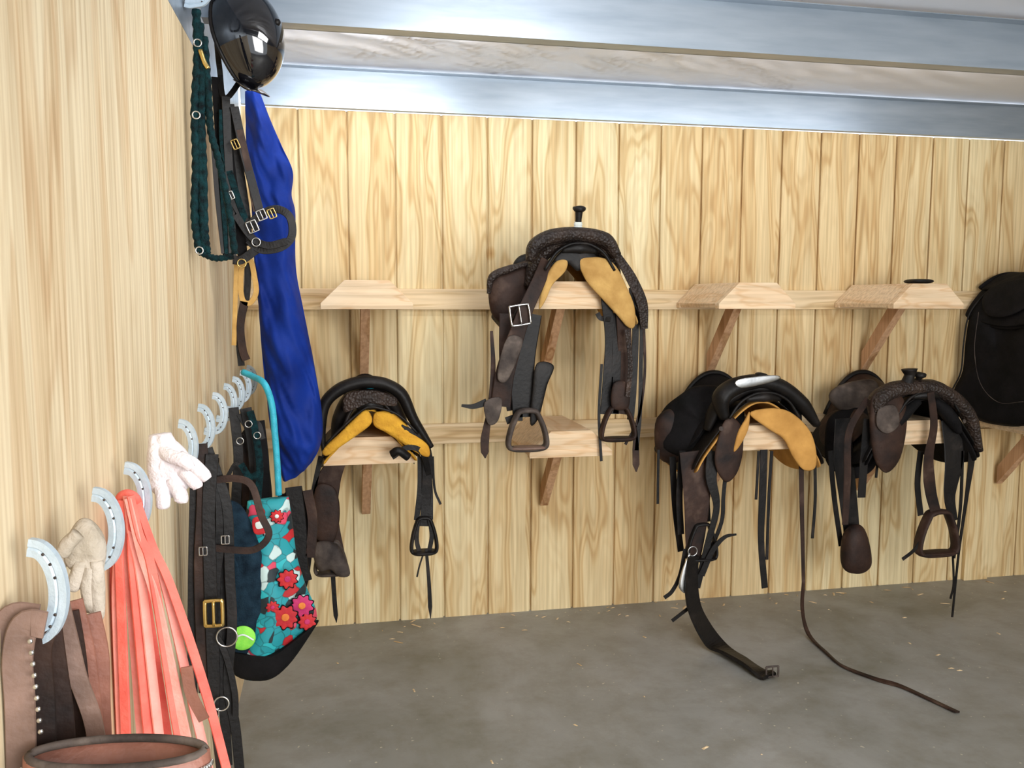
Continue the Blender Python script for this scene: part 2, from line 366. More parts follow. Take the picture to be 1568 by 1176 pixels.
for i,yy in enumerate([-.02,-1.14,-2.28,-3.42,-4.56]):
    z0=HB+.004 if i==0 else 2.262
    z1=ZC-.012
    e=empty('roof_purlin' if i else 'eave_strut',(0,yy,z0))
    pr=[(yy-.003,z0),(yy+.0,z0),(yy+.06 if i else yy+.018,z0),(yy+.06 if i else yy+.018,z0+.004),(yy,z0+.004),(yy,z1-.003),(yy-.045,z1-.003),(yy-.045,z1),(yy-.003,z1)]
    prism('c_section',pr,'x',0.004,XR,'steel',e)
    if i: box('lip',0.004,XR,yy+.056,yy+.06,z0,z0+.02,'steel',e)
    else: box('lower_lip',0.004,XR,yy-.012,yy-.003,z0,z0+.004,'steel',e)
e=empty('gable_girt',(0,-3,2.2))
box('girt_web',-.02,-.004,YB,-.03,2.145,ZC-.01,'steel',e); box('girt_flange',-.02,.0,YB,-.03,2.141,2.146,'steel',e)
box('trim_1',.0,XR,-.024,-.001,1.412,1.503,'pine_rail',None,.002)
box('trim_2',.0,XR,-.024,-.001,.812,.902,'pine_rail',None,.002)
box('trim_3',3.56,3.70,-.026,-.001,.0,.80,'ply_back',None,.003)
# ------------------------------------------------------------------ saddle racks
def rack(X,zt,zb):
    e=empty('saddle_rack',(X,-.25,zt))
    yf,yb=-.48,-.026; w=.175; tw=.085
    end=[(X-w,zb),(X+w,zb),(X+w,zb+.022),(X+tw,zt),(X-tw,zt),(X-w,zb+.022)]
    prism('front_block',end,'y',yf,yf+.038,'pine',e,.002)
    prism('rear_block',end,'y',yb-.038,yb,'pine',e,.002)
    box('ridge_board',X-tw,X+tw,yf+.039,yb-.039,zt-.019,zt,'pine',e,.002)
    for s in (-1,1):
        p=[(X+s*tw,zt-.001),(X+s*w,zb+.022),(X+s*(w-.005),zb+.004),(X+s*(tw-.008),zt-.021)]
        prism('side_board',p,'y',yf+.039,yb-.039,'pine',e,.001)
    L=[(-.30,zb-.001),(-.215,zb-.001),(-.027,zb-.215),(-.027,zb-.31)]
    prism('brace',L,'x',X-.019,X+.019,'pine_dark',e,.002)
RX=[.489,1.302,2.108,2.925,3.738,4.55]
for x in RX: rack(x,1.53,1.42)
for x in RX: rack(x,.926,.818)
# ------------------------------------------------------------------ saddles
def core(e,X,zt,sw=1,sh=1,drop=1,L='black',T='tan',horn=.09,seatmat=None,hornx=0,y0=-.53,ln=.47,pads=True,fork=None,ch=.185):
    seatmat=seatmat or L; fork=fork or L
    half=[(0,.125),(.05,.118),(.10,.078),(.15,.015),(.20,-.065),(.24,-.135),(.258,-.19)]
    def sec(t,inn):
        wf=sw*(1.05-.05*math.sin(math.pi*t)); y=y0+ln*t
        dd=drop*(.80+.25*math.sin(math.pi*min(1,t*1.0)))
        pts=[]
        for s in(-1,1):
            hh=half[::-1] if s==-1 else half[1:]
            for x,z in hh:
                z2=z*sh if z>0 else z*dd
                pts.append(V((X+s*(x*wf-(.012 if inn and x>0 else 0)),y+(0.003 if inn else 0),zt+z2-(.014 if inn else 0))))
        return pts
    ts=[0,.04,.2,.4,.6,.8,.96,1]
    loft('skirt',[sec(t,0) for t in ts],L,e,.008,2)
    loft('lining',[sec(t,1) for t in ts],T,e,.010,2)
    if pads:
        for s in(-1,1):
            pts=[V((X+s*x*sw,y0+.01,zt+z*sh)) for x,z in((.035,.098),(.085,.055),(.13,0),(.165,-.055))]
            tube('bar_pad',pts,[.018,.028,.028,.014],T,e,10,stretch=(1,1.3,1))
    A=[(-.19,-.02),(-.165,.06),(-.115,.125),(-.055,.158),(0,.165),(.055,.158),(.115,.125),(.165,.06),(.19,-.02)]
    tube('fork',[V((X+x*sw,y0+.03+.05*abs(x)/.19,zt+z*sh)) for x,z in A],[.014,.026,.033,.03,.028,.03,.033,.026,.014],fork,e,16,stretch=(1,1.7,1))
    tube('fork_binding',[V((X+x*sw*.86,y0-.018,zt+z*sh-.018)) for x,z in A[1:-1]],.006,L,e,8)
    hz=zt+.175*sh
    tube('gullet_bridge',[V((X-.07*sw,y0+.0,zt+.118*sh)),V((X,y0-.01,zt+.128*sh)),V((X+.07*sw,y0+.0,zt+.118*sh))],[.012,.022,.012],L,e,10)
    tube('horn_neck',[V((X+hornx,y0+.03,hz)),V((X+hornx,y0+.015,hz+horn*.5)),V((X+hornx,y0+.005,hz+horn))],[.026,.014,.013,.016],L,e,12)
    tube('horn_cap',[V((X+hornx,y0+.005,hz+horn-.004)),V((X+hornx,y0+.003,hz+horn+.004)),V((X+hornx,y0,hz+horn+.012)),V((X+hornx,y0,hz+horn+.016))],[.018,.026,.026,.014],L,e,16,n=3)
    S=[]
    for t,h,w in((0,.15,.13),(.15,.13,.14),(.35,.115,.16),(.55,.115,.18),(.72,.13,.19),(.86,ch-.025,.19),(.96,ch-.003,.18),(1,ch,.17)):
        y=y0+.07+(ln-.06)*t; row=[]
        for q in range(-6,7):
            x=q/6; row.append(V((X+x*w*sw*1.05,y,zt+(h-(abs(x)**2.2)*(h+.03))*sh)))
        S.append(row)
    loft('seat',S,seatmat,e,.012,1)
    tube('cantle_roll',[p+V((0,0,.004)) for p in S[-1]],.012,L,e,8,n=2)
    for s in(-1,1):
        disc('concho',(X+s*.17*sw,y0-.012,zt+.0*sh),.010,'worn',e,(s*.3,-1,.2))
        rim=[V((X+s*x*sw,y0+y,zt+z)) for x,y,z in((.19,.10,.0),(.235,.14,-.10),(.262,.24,-.15),(.262,.36,-.14),(.235,.42,-.06),(.19,.40,.0),(.17,.25,.03))]
        pillow('seat_jockey',rim,.016,seatmat,e,(s,0,.5))
def strap(e,F,pts,w,mat='black',d=0,tip=False,name='strap',th=.004):
    return ribbon(name,F.L(pts,d),w,mat,e,th,tip=tip)
# --- saddle A
e=empty('youth_western_saddle',(.489,-.5,.95))
core(e,.492,.926,.72,1.05,.50,'black','yellow',horn=.035,hornx=.006,pads=False)
pillow('bar_lining',FA.L([(560,628),(570,640),(566,652),(545,668),(522,684),(503,697),(495,693),(500,683),(520,664),(542,642)],-.045),.035,'yellow',e,lump=.006)
pillow('bar_lining',FA.L([(572,636),(580,630),(600,632),(622,650),(640,668),(656,682),(659,697),(652,700),(632,690),(612,676),(590,662),(573,652)],-.045),.035,'yellow',e,lump=.006)
tube('skirt_edge',FA.L([(497,690),(494,650),(500,618),(520,598),(545,588),(568,586),(592,590),(615,605),(632,640),(648,665),(662,685)],-.035),[.008,.018,.022,.024,.024,.024,.024,.024,.020,.016,.010],'black',e,12,stretch=(1,1.5,1))
tube('gullet_edge',FA.L([(500,680),(530,650),(556,628),(568,624),(582,626),(610,636),(640,664)],-.06),.0045,'black',e,8)
pillow('gullet_cover',FA.L([(530,605),(568,598),(605,608),(606,622),(580,620),(566,618),(548,622),(528,632)],-.05),.03,'tooled',e)
strap(e,FA,[(520,700,.1),(500,745,.1),(495,800,.1),(505,870,.1)],[.06,.10,.11,.12],'dkbrown',name='fender')
stirrup('stirrup',FA(505,862,.09),.12,.13,'worn',e)
strap(e,FA,[(508,880,.08),(511,930,.08),(514,966,.08)],.018,tip=True)
strap(e,FA,[(490,700,.1),(478,760,.1),(472,830,.1)],.02)
pillow('worn_flap',FA.L([(485,745),(512,750),(520,790),(510,835),(485,830),(478,790)],.06),.02,'dkbrown',e)
pillow('tapadero',FA.L([(478,840),(500,832),(522,845),(536,885),(520,890),(505,878),(486,878)],.05),.05,'worn',e)
strap(e,FA,[(612,655,-.06),(640,672,-.05),(655,700,-.02),(655,760,0),(652,810,0)],[.03,.045,.04,.035],d=0)
strap(e,FA,[(600,700,-.06),(625,685,-.06),(648,695,-.05),(660,740,0),(662,800,0)],.022)
strap(e,FA,[(645,700,0),(645,750,0),(640,800,0)],.022)
tube('latigo_knot',FA.L([(600,695,-.07),(610,690,-.08),(625,700,-.07)]),.016,'black',e)
strap(e,FA,[(664,700,-.02),(668,750,0),(678,776,0)],.01)
stirrup('stirrup',FA(652,825,0),.10,.14,'black',e)
strap(e,FA,[(642,800,-.01),(640,830,-.01),(645,852,-.01)],.018); strap(e,FA,[(660,795,-.01),(664,825,-.01),(660,850,-.01)],.018)
strap(e,FA,[(655,845,-.02),(660,900,-.02),(663,957,-.02)],[.012,.018],tip=True)
strap(e,FA,[(652,850,-.01),(645,872,-.01),(641,890,-.01)],.007)
tube('horn_wrap',[V((.498+.018*math.cos(a),-.52+.018*math.sin(a),1.125)) for a in [i*math.pi/4 for i in range(8)]],.005,'turq',e,8,True,2)
# --- saddle B
e=empty('western_saddle',(1.302,-.5,1.6))
core(e,1.312,1.53,1.0,1.0,1.0,'black','tan_b',horn=.10,seatmat='dkbrown',pads=False,fork='tooled',ch=.15)
tube('neck_band',[V((1.312,-.512,1.738)),V((1.312,-.516,1.762))],[.017,.016],'fl_wht',e,12,braid=.12)  # short white band around the horn neck
pillow('right_bar_lining',FB.L([(886,398),(905,393),(930,397),(946,412),(960,440),(972,470),(973,500),(962,502),(944,482),(922,458),(896,428)],-.035),.03,'tan_b',e,lump=.004)
pillow('left_bar_lining',FB.L([(868,398),(852,400),(838,420),(828,450),(826,472),(834,462),(846,436),(866,414)],-.035),.03,'tan_b',e,lump=.004)
strap(e,FB,[(944,390,-.04),(966,425,-.04),(984,465,-.04),(988,505,-.03)],[.03,.045,.045,.03],'tooled')
tube('fork_roll',FB.L([(812,400),(820,378),(845,364),(885,360),(925,368),(944,392)],-.03),[.016,.030,.032,.030,.032,.020],'tooled',e,14,stretch=(1,1.4,1))
pillow('gullet_cover',FB.L([(848,400),(862,384),(886,380),(908,386),(915,398),(900,400),(885,415),(870,404)],-.03),.02,'black',e)
pillow('jockey',FB.L([(746,440),(752,420),(780,408),(812,398),(826,420),(820,460),(800,490),(770,500),(750,480)],.10),.07,'dkbrown',e)
tube('jockey_roll',FB.L([(748,450),(754,424),(780,412),(812,404)],.06),[.008,.016,.016,.008],'tooled',e,10)
pillow('cantle_back',FB.L([(783,408),(792,392),(812,388),(824,400),(810,415)],.15),.05,'black',e)
strap(e,FB,[(838,398,-.02),(826,430,-.05),(808,470,-.06),(790,520,-.05),(775,570,-.04),(768,620,-.03)],[.05,.055,.06,.075,.08],'dkbrown',name='stirrup_leather')
buckle('stirrup_buckle',FB(799,480,-.075),.075,.075,'silver',e,.004,.15)
strap(e,FB,[(815,480,0),(800,560,0),(800,640,0)],[.08,.10,.08],'black',name='fender')
strap(e,FB,[(780,480,.02),(778,560,.02),(785,630,.02)],[.08,.07,.05],'dkbrown')
pillow('worn_keeper',FB.L([(782,512),(802,516),(795,545),(778,580),(765,575),(770,540)],-.065),.014,'worn',e)
pillow('worn_patch',FB.L([(745,612),(770,606),(765,640),(750,645)],-.05),.012,'worn',e)
strap(e,FB,[(748,612,-.04),(728,618,-.04),(711,616,-.04)],[.03,.01],'black')
strap(e,FB,[(755,505,-.02),(757,560,-.02),(752,620,-.02),(744,670,-.02),(744,700,-.02)],[.012,.02,.02,.035,.03],'dkbrown',tip=True)
pillow('billet_flap',FB.L([(822,556),(848,560),(838,590),(825,640),(812,650),(815,600)],-.02),.014,'black',e)
stirrup('stirrup',FB(808,658,-.03),.155,.15,'worn',e,treadmat='brown',t=.011)
strap(e,FB,[(775,645),(790,640),(800,640)],.03,'black')
for p,w,m in(([(928,455,-.02),(935,520),(932,580),(928,640)],.045,'black'),([(955,480,-.02),(958,540),(955,600),(950,640)],.06,'dkbrown'),([(975,450,-.02),(984,500),(984,560),(983,640),(978,700)],.018,'black'),([(945,480),(945,560),(942,640)],.04,'black'),([(968,440,-.04),(975,500),(972,600),(968,650)],.03,'black'),([(988,500),(990,580),(980,650),(960,690)],.012,'dkbrown'),([(922,560),(918,640),(922,715)],.012,'black'),([(915,480,0),(920,488,0),(935,490,-.02)],.02,'black'),([(960,505,-.05),(966,560,-.05),(962,610,-.05)],.02,'tooled')):
    strap(e,FB,p,w,m)
pillow('blevins_buckle',FB.L([(940,590),(962,590),(964,628),(938,628)],-.03),.02,'dkbrown',e)
stirrup('stirrup',FB(948,655,-.01),.14,.13,'dkbrown',e,t=.009)
strap(e,FB,[(976,660),(977,700),(978,735)],[.012,.03,.03],'dkbrown',tip=True)
# --- saddle C
e=empty('roping_saddle',(2.108,-.5,1.0))
core(e,2.118,.926,1.12,1.0,1.1,'black','tan',horn=.035,seatmat='black_soft',hornx=-.01,pads=False)
tube('fork_swell',FC.L([(1110,640),(1105,610),(1125,592),(1160,584),(1195,592),(1228,618),(1252,650)],-.02),[.02,.036,.036,.032,.034,.032,.016],'black',e,14,stretch=(1,1.4,1))
pillow('pommel_glint',FC.L([(1131,582),(1186,575),(1190,582),(1136,594)],-.07),.014,'silver',e,(0,-.7,1))  # reflection of light on the pommel top, modelled as a silver plate
pillow('padded_seat',FC.L([(1035,605,.2),(1060,590,.2),(1100,590,.15),(1130,605,.1),(1140,640,.05),(1130,695,.05),(1100,712,.08),(1050,705,.14),(1010,690,.2),(998,655,.25),(1010,625,.25)]),.09,'black_soft',e,(-.5,-1,.3))
pillow('rear_housing',FC.L([(1000,640,.22),(1040,625,.2),(1055,680,.16),(1030,712,.18),(1000,700,.22)]),.06,'dkbrown',e)
pillow('fender_flap',FC.L([(1112,640),(1135,650),(1138,690),(1128,725),(1110,736),(1095,700)],-.03),.02,'dkbrown',e)
for p,w,m in(([(1005,690,.15),(1004,730,.15),(1003,776,.15)],.012,'black'),([(1028,700,.1),(1032,780,.1),(1040,850,.1)],.03,'black'),
  ([(1062,690,.02),(1068,760,0),(1065,820,0),(1062,860,0)],[.12,.12,.09,.06],'dkbrown'),([(1045,690,.05),(1040,760,.05),(1042,820,.05)],.03,'black'),
  ([(1095,690,0),(1090,730,-.02),(1098,775,-.02),(1085,830,-.02),(1068,900,-.02)],[.07,.05,.03,.03,.03],'black'),
  ([(1080,690,.02),(1078,740,.02),(1080,800,.02)],.05,'black'),
  ([(1112,720,0),(1108,760,0),(1105,800,0),(1085,850,0),(1065,900,0)],.018,'black'),
  ([(1128,818,-.03),(1110,822,-.03),(1092,842,-.03),(1075,880,-.03)],[.008,.022,.03],'black'),
  ([(1050,840,0),(1042,880,0),(1030,905,0),(1018,915,0)],.018,'black'),
  ([(1065,925,-.02),(1050,935,-.02),(1030,950,-.02)],.016,'black'),
  ([(1162,690,-.02),(1160,730,-.02),(1158,765,-.02)],.012,'black'),([(1170,688,-.02),(1168,760,-.02),(1166,830,-.02),(1172,905,-.02)],[.035,.035,.03,.03],'black'),
  ([(1182,690,-.02),(1178,760,-.02),(1175,860,-.02)],.014,'black'),([(1250,705,0),(1251,770,0),(1247,830,0)],.014,'black')):
    strap(e,FC,p,w,m)
pillow('inner_skirt',FC.L([(1148,632),(1180,624),(1210,630),(1238,655),(1250,685),(1250,716),(1232,720),(1215,700),(1200,672),(1175,655)],-.04),.025,'tan',e,lump=.003)
pillow('inner_skirt_left',FC.L([(1148,630),(1142,640),(1130,662),(1124,690),(1134,680),(1146,655)],-.04),.02,'tan',e)
tube('stirrup_iron',FC.L([(1058,845,-.03),(1050,870,-.03),(1046,895,-.03),(1054,908,-.03)]),[.004,.012,.016,.006],'silver',e,10,stretch=(1,.4,1))
stirrup('stirrup',FC(1075,830,0),.13,.15,'black',e)
ring('cinch_ring',FC(1062,842,-.03),.02,'silver',e,.002)
ribbon('cinch',[FC(1063,850,-.03),FC(1060,890,-.03),FC(1064,925,-.05),V((1.86,-.56,.09)),V((1.905,-.60,.022)),V((1.94,-.72,.016)),V((1.965,-.85,.014)),V((1.985,-.90,.012))],[.06,.07,.085,.095,.10,.095,.08],'black',e,.014,nrm=(.35,-.75,.55))
buckle('cinch_buckle',(1.995,-.90,.03),.05,.04,'worn',e,.004)
strap(e,FC,[(1228,700,-.02),(1229,760,-.02),(1231,830,-.02),(1233,900,-.02)],[.025,.02,.016],'dkbrown')
ribbon('long_rein',[FC(1233,898,-.02),V((2.335,-.53,.12)),V((2.35,-.56,.02)),V((2.335,-.72,.006)),V((2.325,-.86,.006)),V((2.38,-.99,.006)),V((2.435,-1.066,.006)),V((2.47,-1.18,.006)),V((2.50,-1.29,.006))],[.018,.022,.022,.024,.024],'dkbrown',e,.006,nrm=(.3,-.6,.75))
# --- saddle D
e=empty('trail_saddle',(2.925,-.5,1.0))
core(e,2.90,.926,1.08,.95,1.1,'black','black_soft',horn=.035,seatmat='dkbrown',hornx=-.04)
pillow('padded_cantle',FD.L([(1260,608,.3),(1275,588,.3),(1325,577,.3),(1342,592,.25),(1338,618,.2),(1290,632,.25)]),.06,'worn',e,(-.2,-1,.6))
pillow('rear_skirt',FD.L([(1262,640,.25),(1290,625,.25),(1335,630,.15),(1345,680,.1),(1335,720,.1),(1300,735,.12),(1262,715,.2),(1255,680,.25)]),.06,'black_soft',e)
pillow('worn_swell',FD.L([(1338,605),(1365,596),(1385,612),(1388,650),(1378,700),(1358,722),(1340,700),(1334,650)],-.03),.05,'dkbrown',e)
tube('swell',FD.L([(1340,640),(1345,612),(1370,596),(1400,592),(1430,594),(1462,612),(1485,640),(1500,690)],-.02),[.02,.036,.036,.032,.034,.034,.03,.016],'tooled',e,14,stretch=(1,1.4,1))
pillow('worn_panel',FD.L([(1348,625),(1372,620),(1378,648),(1360,662),(1345,650)],-.06),.014,'worn',e)
tube('horn_binding',FD.L([(1388,592),(1393,575),(1393,565)],-.03),[.03,.022,.034],'black',e,12)
for p,w,m in(([(1290,640,.1),(1290,700,.1),(1296,760,.1),(1302,820,.1),(1306,850,.1)],[.08,.10,.09,.08,.09],'black'),
 ([(1330,610,0),(1303,660,-.02),(1300,730,-.02),(1296,800,-.02)],[.03,.035,.035,.03],'dkbrown'),
 ([(1270,690,.1),(1275,760,.1),(1285,840,.1)],.025,'black'),([(1345,700,0),(1342,730,0)],.012,'black'),
 ([(1330,640,0),(1325,690,0),(1320,760,0)],.04,'black'),
 ([(1425,600,-.06),(1430,650,-.05),(1422,700,-.03),(1425,750,-.02),(1435,790,-.02)],[.035,.04,.06,.05],'dkbrown'),
 ([(1455,640,0),(1462,700,0),(1455,760,0),(1462,800,0)],[.09,.10,.06,.04],'black'),
 ([(1410,690,0),(1405,740,0),(1410,790,0)],.03,'black'),
 ([(1485,640,0),(1490,690,0),(1482,760,0),(1470,850,0),(1460,955,0)],[.04,.04,.02,.012,.010],'black'),
 ([(1475,690,0),(1472,780,0),(1462,860,0)],.016,'black'),
 ([(1410,830,-.02),(1398,845,-.02),(1382,857,-.02)],.016,'black'),([(1460,850,0),(1462,900,0),(1457,925,0)],.01,'black')):
    strap(e,FD,p,w,m)
pillow('closed_stirrup',FD.L([(1290,830),(1300,808),(1318,806),(1328,835),(1330,870),(1312,882),(1290,872)],.05),.09,'dkbrown',e)
stirrup('stirrup',FD(1436,818,-.01),.19,.19,'dkbrown',e,t=.012)
# --- saddle E (upper right, partly out of frame)
e=empty('stock_saddle',(3.738,-.4,1.6))
core(e,3.738,1.53,1.05,.55,1.0,'black_soft','black_soft',horn=.03,y0=-.55,ln=.5,ch=.10)
fl=[V((3.58,-.12,1.52)),V((3.52,-.10,1.47)),V((3.47,-.08,1.38)),V((3.45,-.08,1.25)),V((3.45,-.07,1.10)),V((3.43,-.04,1.00)),V((3.43,-.05,.94)),V((3.45,-.14,.89)),V((3.46,-.3,.87)),V((3.47,-.5,.90)),V((3.47,-.60,1.05)),V((3.48,-.60,1.3)),V((3.52,-.58,1.45)),V((3.58,-.5,1.52)),V((3.60,-.3,1.54))]
pillow('saddle_flap',fl,.06,'black_soft',e,(-1,-.1,.15))
tube('flap_piping',[p+V((-.012,0,0)) for p in fl],.004,'black',e,6,True)
tube('flap_seam',[V((3.43,-.18,1.40)),V((3.41,-.19,1.22)),V((3.41,-.24,1.06)),V((3.42,-.35,.98)),V((3.42,-.5,1.0))],.0015,'worn',e,6)
e=empty('hoof_pad',(2.93,-.4,1.54)); pillow('pad',[V((2.87,-.46,1.541)),V((2.96,-.46,1.541)),V((2.96,-.36,1.541)),V((2.88,-.36,1.541))],.022,'black',e,(0,0,1))
# ------------------------------------------------------------------ left wall: horseshoe hooks
def shoe(y,z,x0=.028,prot=.030,h=.050,mat='shoe',rz=-.2):
    e=empty('horseshoe_hook',(0,y,z))
    pts=[]
    for i in range(13):
        a=math.radians(-88+176*i/12)
        pts.append(V((x0+prot*math.cos(a)**.9 if abs(a)<1.53 else x0,0,h*math.sin(a))))
    pts=[V((.002,0,-h*.99)),V((.014,0,-h*1.03))]+pts
    pts=[V((p.x*math.cos(rz),y+p.x*math.sin(rz),z+p.z)) for p in pts]
    P=cat(pts,3); vs=[];fs=[]; n=V((-math.sin(rz),math.cos(rz),0))
    for i,p in enumerate(P):
        a=P[max(0,i-1)]; b=P[min(len(P)-1,i+1)]; t=(b-a).normalized(); s=t.cross(n).normalized()
        w=.0098
        for q in(( w,-.004),(w*.2,-.0045),(0,-.0028),(-w*.2,-.0045),(-w,-.004),(-w,.004),(w,.004)):
            vs.append(p+s*q[0]+n*q[1])
    m=7
    for i in range(len(P)-1):
        for q in range(m): fs.append((i*m+q,i*m+(q+1)%m,(i+1)*m+(q+1)%m,(i+1)*m+q))
    fs+=[tuple(range(m)),tuple((len(P)-1)*m+q for q in range(m))[::-1]]
    mobj('shoe_bar',vs,fs,mat,e,False)
    for k in (10,14,18,28,32,36):
        p=P[k]; tube('nail_hole',[p-n*.0038,p-n*.0048],.0018,'worn',e,6,n=1)
for y in(-2.83,-2.57,-2.38,-1.88,-1.60,-1.33,-1.07,-.83,-.58,-.33): shoe(y,1.142)
shoe(-1.42,2.27,.03,.04,.06)
# ------------------------------------------------------------------ riding helmet
def helmet():
    c=V((.125,-1.17,2.205)); e=empty('riding_helmet',c)
    vs=[];fs=[];nu,nv=40,20
    ax=V((.75,-.45,.25)).normalized(); up=V((0,0,1)); s=ax.cross(up).normalized(); u=s.cross(ax)
    for j in range(nv+1):
        ph=(math.pi*.60)*j/nv
        for i in range(nu):
            th=2*math.pi*i/nu; r=math.sin(ph)
            rr=(.100+.004*math.cos(4*th)*(1 if r>.3 else 0))
            vs.append(c+ax*math.cos(ph)*.115+s*math.cos(th)*r*rr+u*math.sin(th)*r*.145)
    for j in range(nv):
        for i in range(nu): k=(i+1)%nu; fs.append((j*nu+i,j*nu+k,(j+1)*nu+k,(j+1)*nu+i))
    o=mobj('shell',vs,fs,'helmet',e); m=o.modifiers.new('s','SOLIDIFY'); m.thickness=.008
    rim=[v for v in vs[-nu:]]
    tube('rim_trim',rim[::2],.005,'black',e,8,True,2)
    pk=[c-ax*.03-u*.13+s*x+ax*0 for x in(-.07,-.03,.03,.07)]
    pk2=[c-ax*.0-u*.165+s*x for x in(.05,.02,-.02,-.05)]
    pillow('peak',pk+pk2,.012,'helmet',e,ax)
    tube('crown_button',[c+ax*.112,c+ax*.122],[.012,.006],'black',e,12,n=2)
    ribbon('chin_strap',[c-ax*.03+s*.09,c-ax*.08+V((-.01,0,-.06)),c-ax*.06+V((-.01,0,-.15)),c-ax*.03-s*.08+V((0,0,-.03))],.016,'black',e)
helmet()
# ------------------------------------------------------------------ halters
e=empty('rope_halter',(.04,-1.5,1.9))
for pts,r in(([(300,20),(302,90),(298,170),(300,250),(298,330),(305,388)],.0105),([(312,60),(318,140),(322,200),(335,250),(350,320),(360,392)],.009),([(305,388),(330,398),(358,395)],.008),([(312,100),(309,180),(312,260),(314,350),(318,390)],.008),([(306,40),(308,120),(306,220),(309,320),(312,386)],.009)):
    tube('rope',FT.L(pts),r,'teal',e,8,braid=.16,n=12)
for c in((302,70),(300,178),(305,385)): ring('ring',FT(c[0],c[1],-.01),.009,'silver',e,.002)
tube('snap',FT.L([(306,80,-.01),(312,98,-.01),(318,108,-.01)]),.006,'brass',e)
e=empty('leather_halter',(.1,-1.15,1.8))
for pts,w,m in(([(345,150),(348,220),(352,300),(356,400)],.024,'black'),([(358,165),(372,230),(388,290),(400,335)],.026,'black'),([(340,170),(342,230),(362,300),(378,345)],.02,'teal'),
  ([(378,350),(400,330),(425,322),(445,335),(448,365),(430,382),(400,385),(380,370)],.024,'black'),([(356,400),(370,400),(392,385)],.026,'black'),
  ([(366,200),(380,260),(392,325)],.02,'dkbrown'),([(350,300),(372,335),(395,352)],.02,'black'),([(340,250),(345,330),(350,395)],.024,'teal'),
  ([(350,160,.03),(362,240,.03),(374,320,.03),(380,380,.03)],.03,'black'),([(342,160,.02),(352,260,.02),(366,350,.02),(372,400,.02)],.03,'black_soft'),
  ([(360,330,-.01),(385,365,-.01),(410,378,-.01),(440,372,-.01)],.022,'black'),([(330,120,.02),(336,220,.02),(340,320,.02),(348,400,.02)],.026,'black_soft'),([(325,200),(332,300),(342,390)],.014,'black')):
    ribbon('strap',FH.L(pts),w,m,e,.006,nrm=(.3,-1,0))
for c,w,h,m in(((386,348),.028,.032,'silver'),((400,330),.024,.028,'silver'),((416,328),.020,.026,'brass'),((360,222),.018,.026,'brass'),((352,300),.018,.022,'silver')):
    buckle('buckle',FH(c[0],c[1],-.02),w,h,m,e,.002,.4)
ring('ring',FH(370,405,-.01),.012,'brass',e); ring('ring',FH(392,372,-.02),.012,'silver',e,.0016)
e=empty('leather_noseband',(.1,-1.1,1.5))
ribbon('loop',FH.L([(372,410,.05),(368,440,.05),(372,468,.05),(384,472,.05),(393,455,.05),(390,430,.05),(384,405,.05)]),.016,'tan_b',e,.004,closed=True)
ribbon('strap',FH.L([(374,470,.05),(368,510,.05),(372,548,.05),(378,565,.05)]),.024,'dkbrown',e)
ribbon('strap',FH.L([(362,400,.05),(360,470,.05),(358,540,.05)]),.014,'tan_b',e)
ribbon('strap',FH.L([(380,400,.06),(378,460,.06),(366,520,.06),(370,575,.06)]),.02,'black',e)
# ------------------------------------------------------------------ blue blanket
e=empty('blue_horse_blanket',(.17,-.6,1.5))
lv=[((376,150),(398,150),.05),((376,185),(414,190),.08),((378,225),(432,230),.12),((382,265),(448,266),.14),((384,300),(446,300),.15),((386,330),(452,330),.15),((390,400),(453,410),.16),((397,480),(466,480),.17),((403,560),(482,560),.18),((410,630),(494,630),.19),((420,680),(495,678),.19),((426,715),(480,712),.14),((434,742),(456,736),.08)]
drape('blanket',[(FBL(*a),FBL(*b),t) for a,b,t in lv],'blue',e,folds=4,amp=.08,lump=.036,n=8,seg=96)
tube('hanger_loop',FBL.L([(386,155),(378,140),(384,128),(394,138),(392,155)]),.006,'blue',e)
# ------------------------------------------------------------------ turquoise lead + floral bag
e=empty('lead_rope',(.14,-1.3,1.2))
tube('cord',FF.L([(372,570,.08),(388,580,.05),(405,596,0),(416,625,0),(421,670,0),(425,720,0),(427,760,0)]),.009,'turq',e,10)
e=empty('floral_tote_bag',(.18,-1.4,.65))
lv=[((380,770),(442,763),.05),((376,800),(448,800),.10),((366,850),(455,850),.13),((360,900),(470,900),.15),((357,945),(487,945),.16),((358,985),(470,975),.15),((362,1020),(438,1020),.12),((375,1038),(408,1037),.06)]
drape('bag_body',[(FF(*a),FF(*b),t) for a,b,t in lv],'bagturq',e,folds=5,amp=.06,n=5,seg=48,lump=.012)
pillow('denim_panel',FF.L([(348,775),(372,780),(392,820),(410,880),(412,960),(396,1000),(360,1005),(350,950),(355,870),(346,810)],-.055),.05,'denim',e,lump=.006)
pillow('black_base',FF.L([(352,995),(400,1000),(440,985),(486,950),(478,968),(442,1018),(408,1040),(362,1032)],-.055),.06,'black_soft',e)
def flower(c,r,m,m2,d=-.078):
    disc('flower',FF(c[0],c[1],d),r,m,e,th=.004,petals=9); disc('flower_core',FF(c[0],c[1],d-.003),r*.35,m2,e,th=.003)
    disc('flower_outline',FF(c[0],c[1],d+.003),r*1.12,'black_soft',e,th=.003,petals=9)
flower((440,888),.024,'fl_red','fl_pink'); flower((437,945),.030,'fl_red','fl_yel',-.084); flower((462,928),.028,'fl_pink','fl_yel',-.07); flower((424,795),.016,'fl_red','fl_wht',-.062); flower((470,952),.022,'fl_red','fl_pink',-.07)
flower((418,930),.016,'fl_red','fl_pink',-.084)
disc('ball_print',FF(374,975,-.085),.034,'fl_grn',e,th=.014)
tube('ball_seam',FF.L([(358,978,-.093),(374,970,-.095),(390,978,-.093)]),.0025,'fl_wht',e,6)
pillow('label',FF.L([(389,800),(408,798),(411,818),(392,822)],-.085),.006,'fl_red',e)
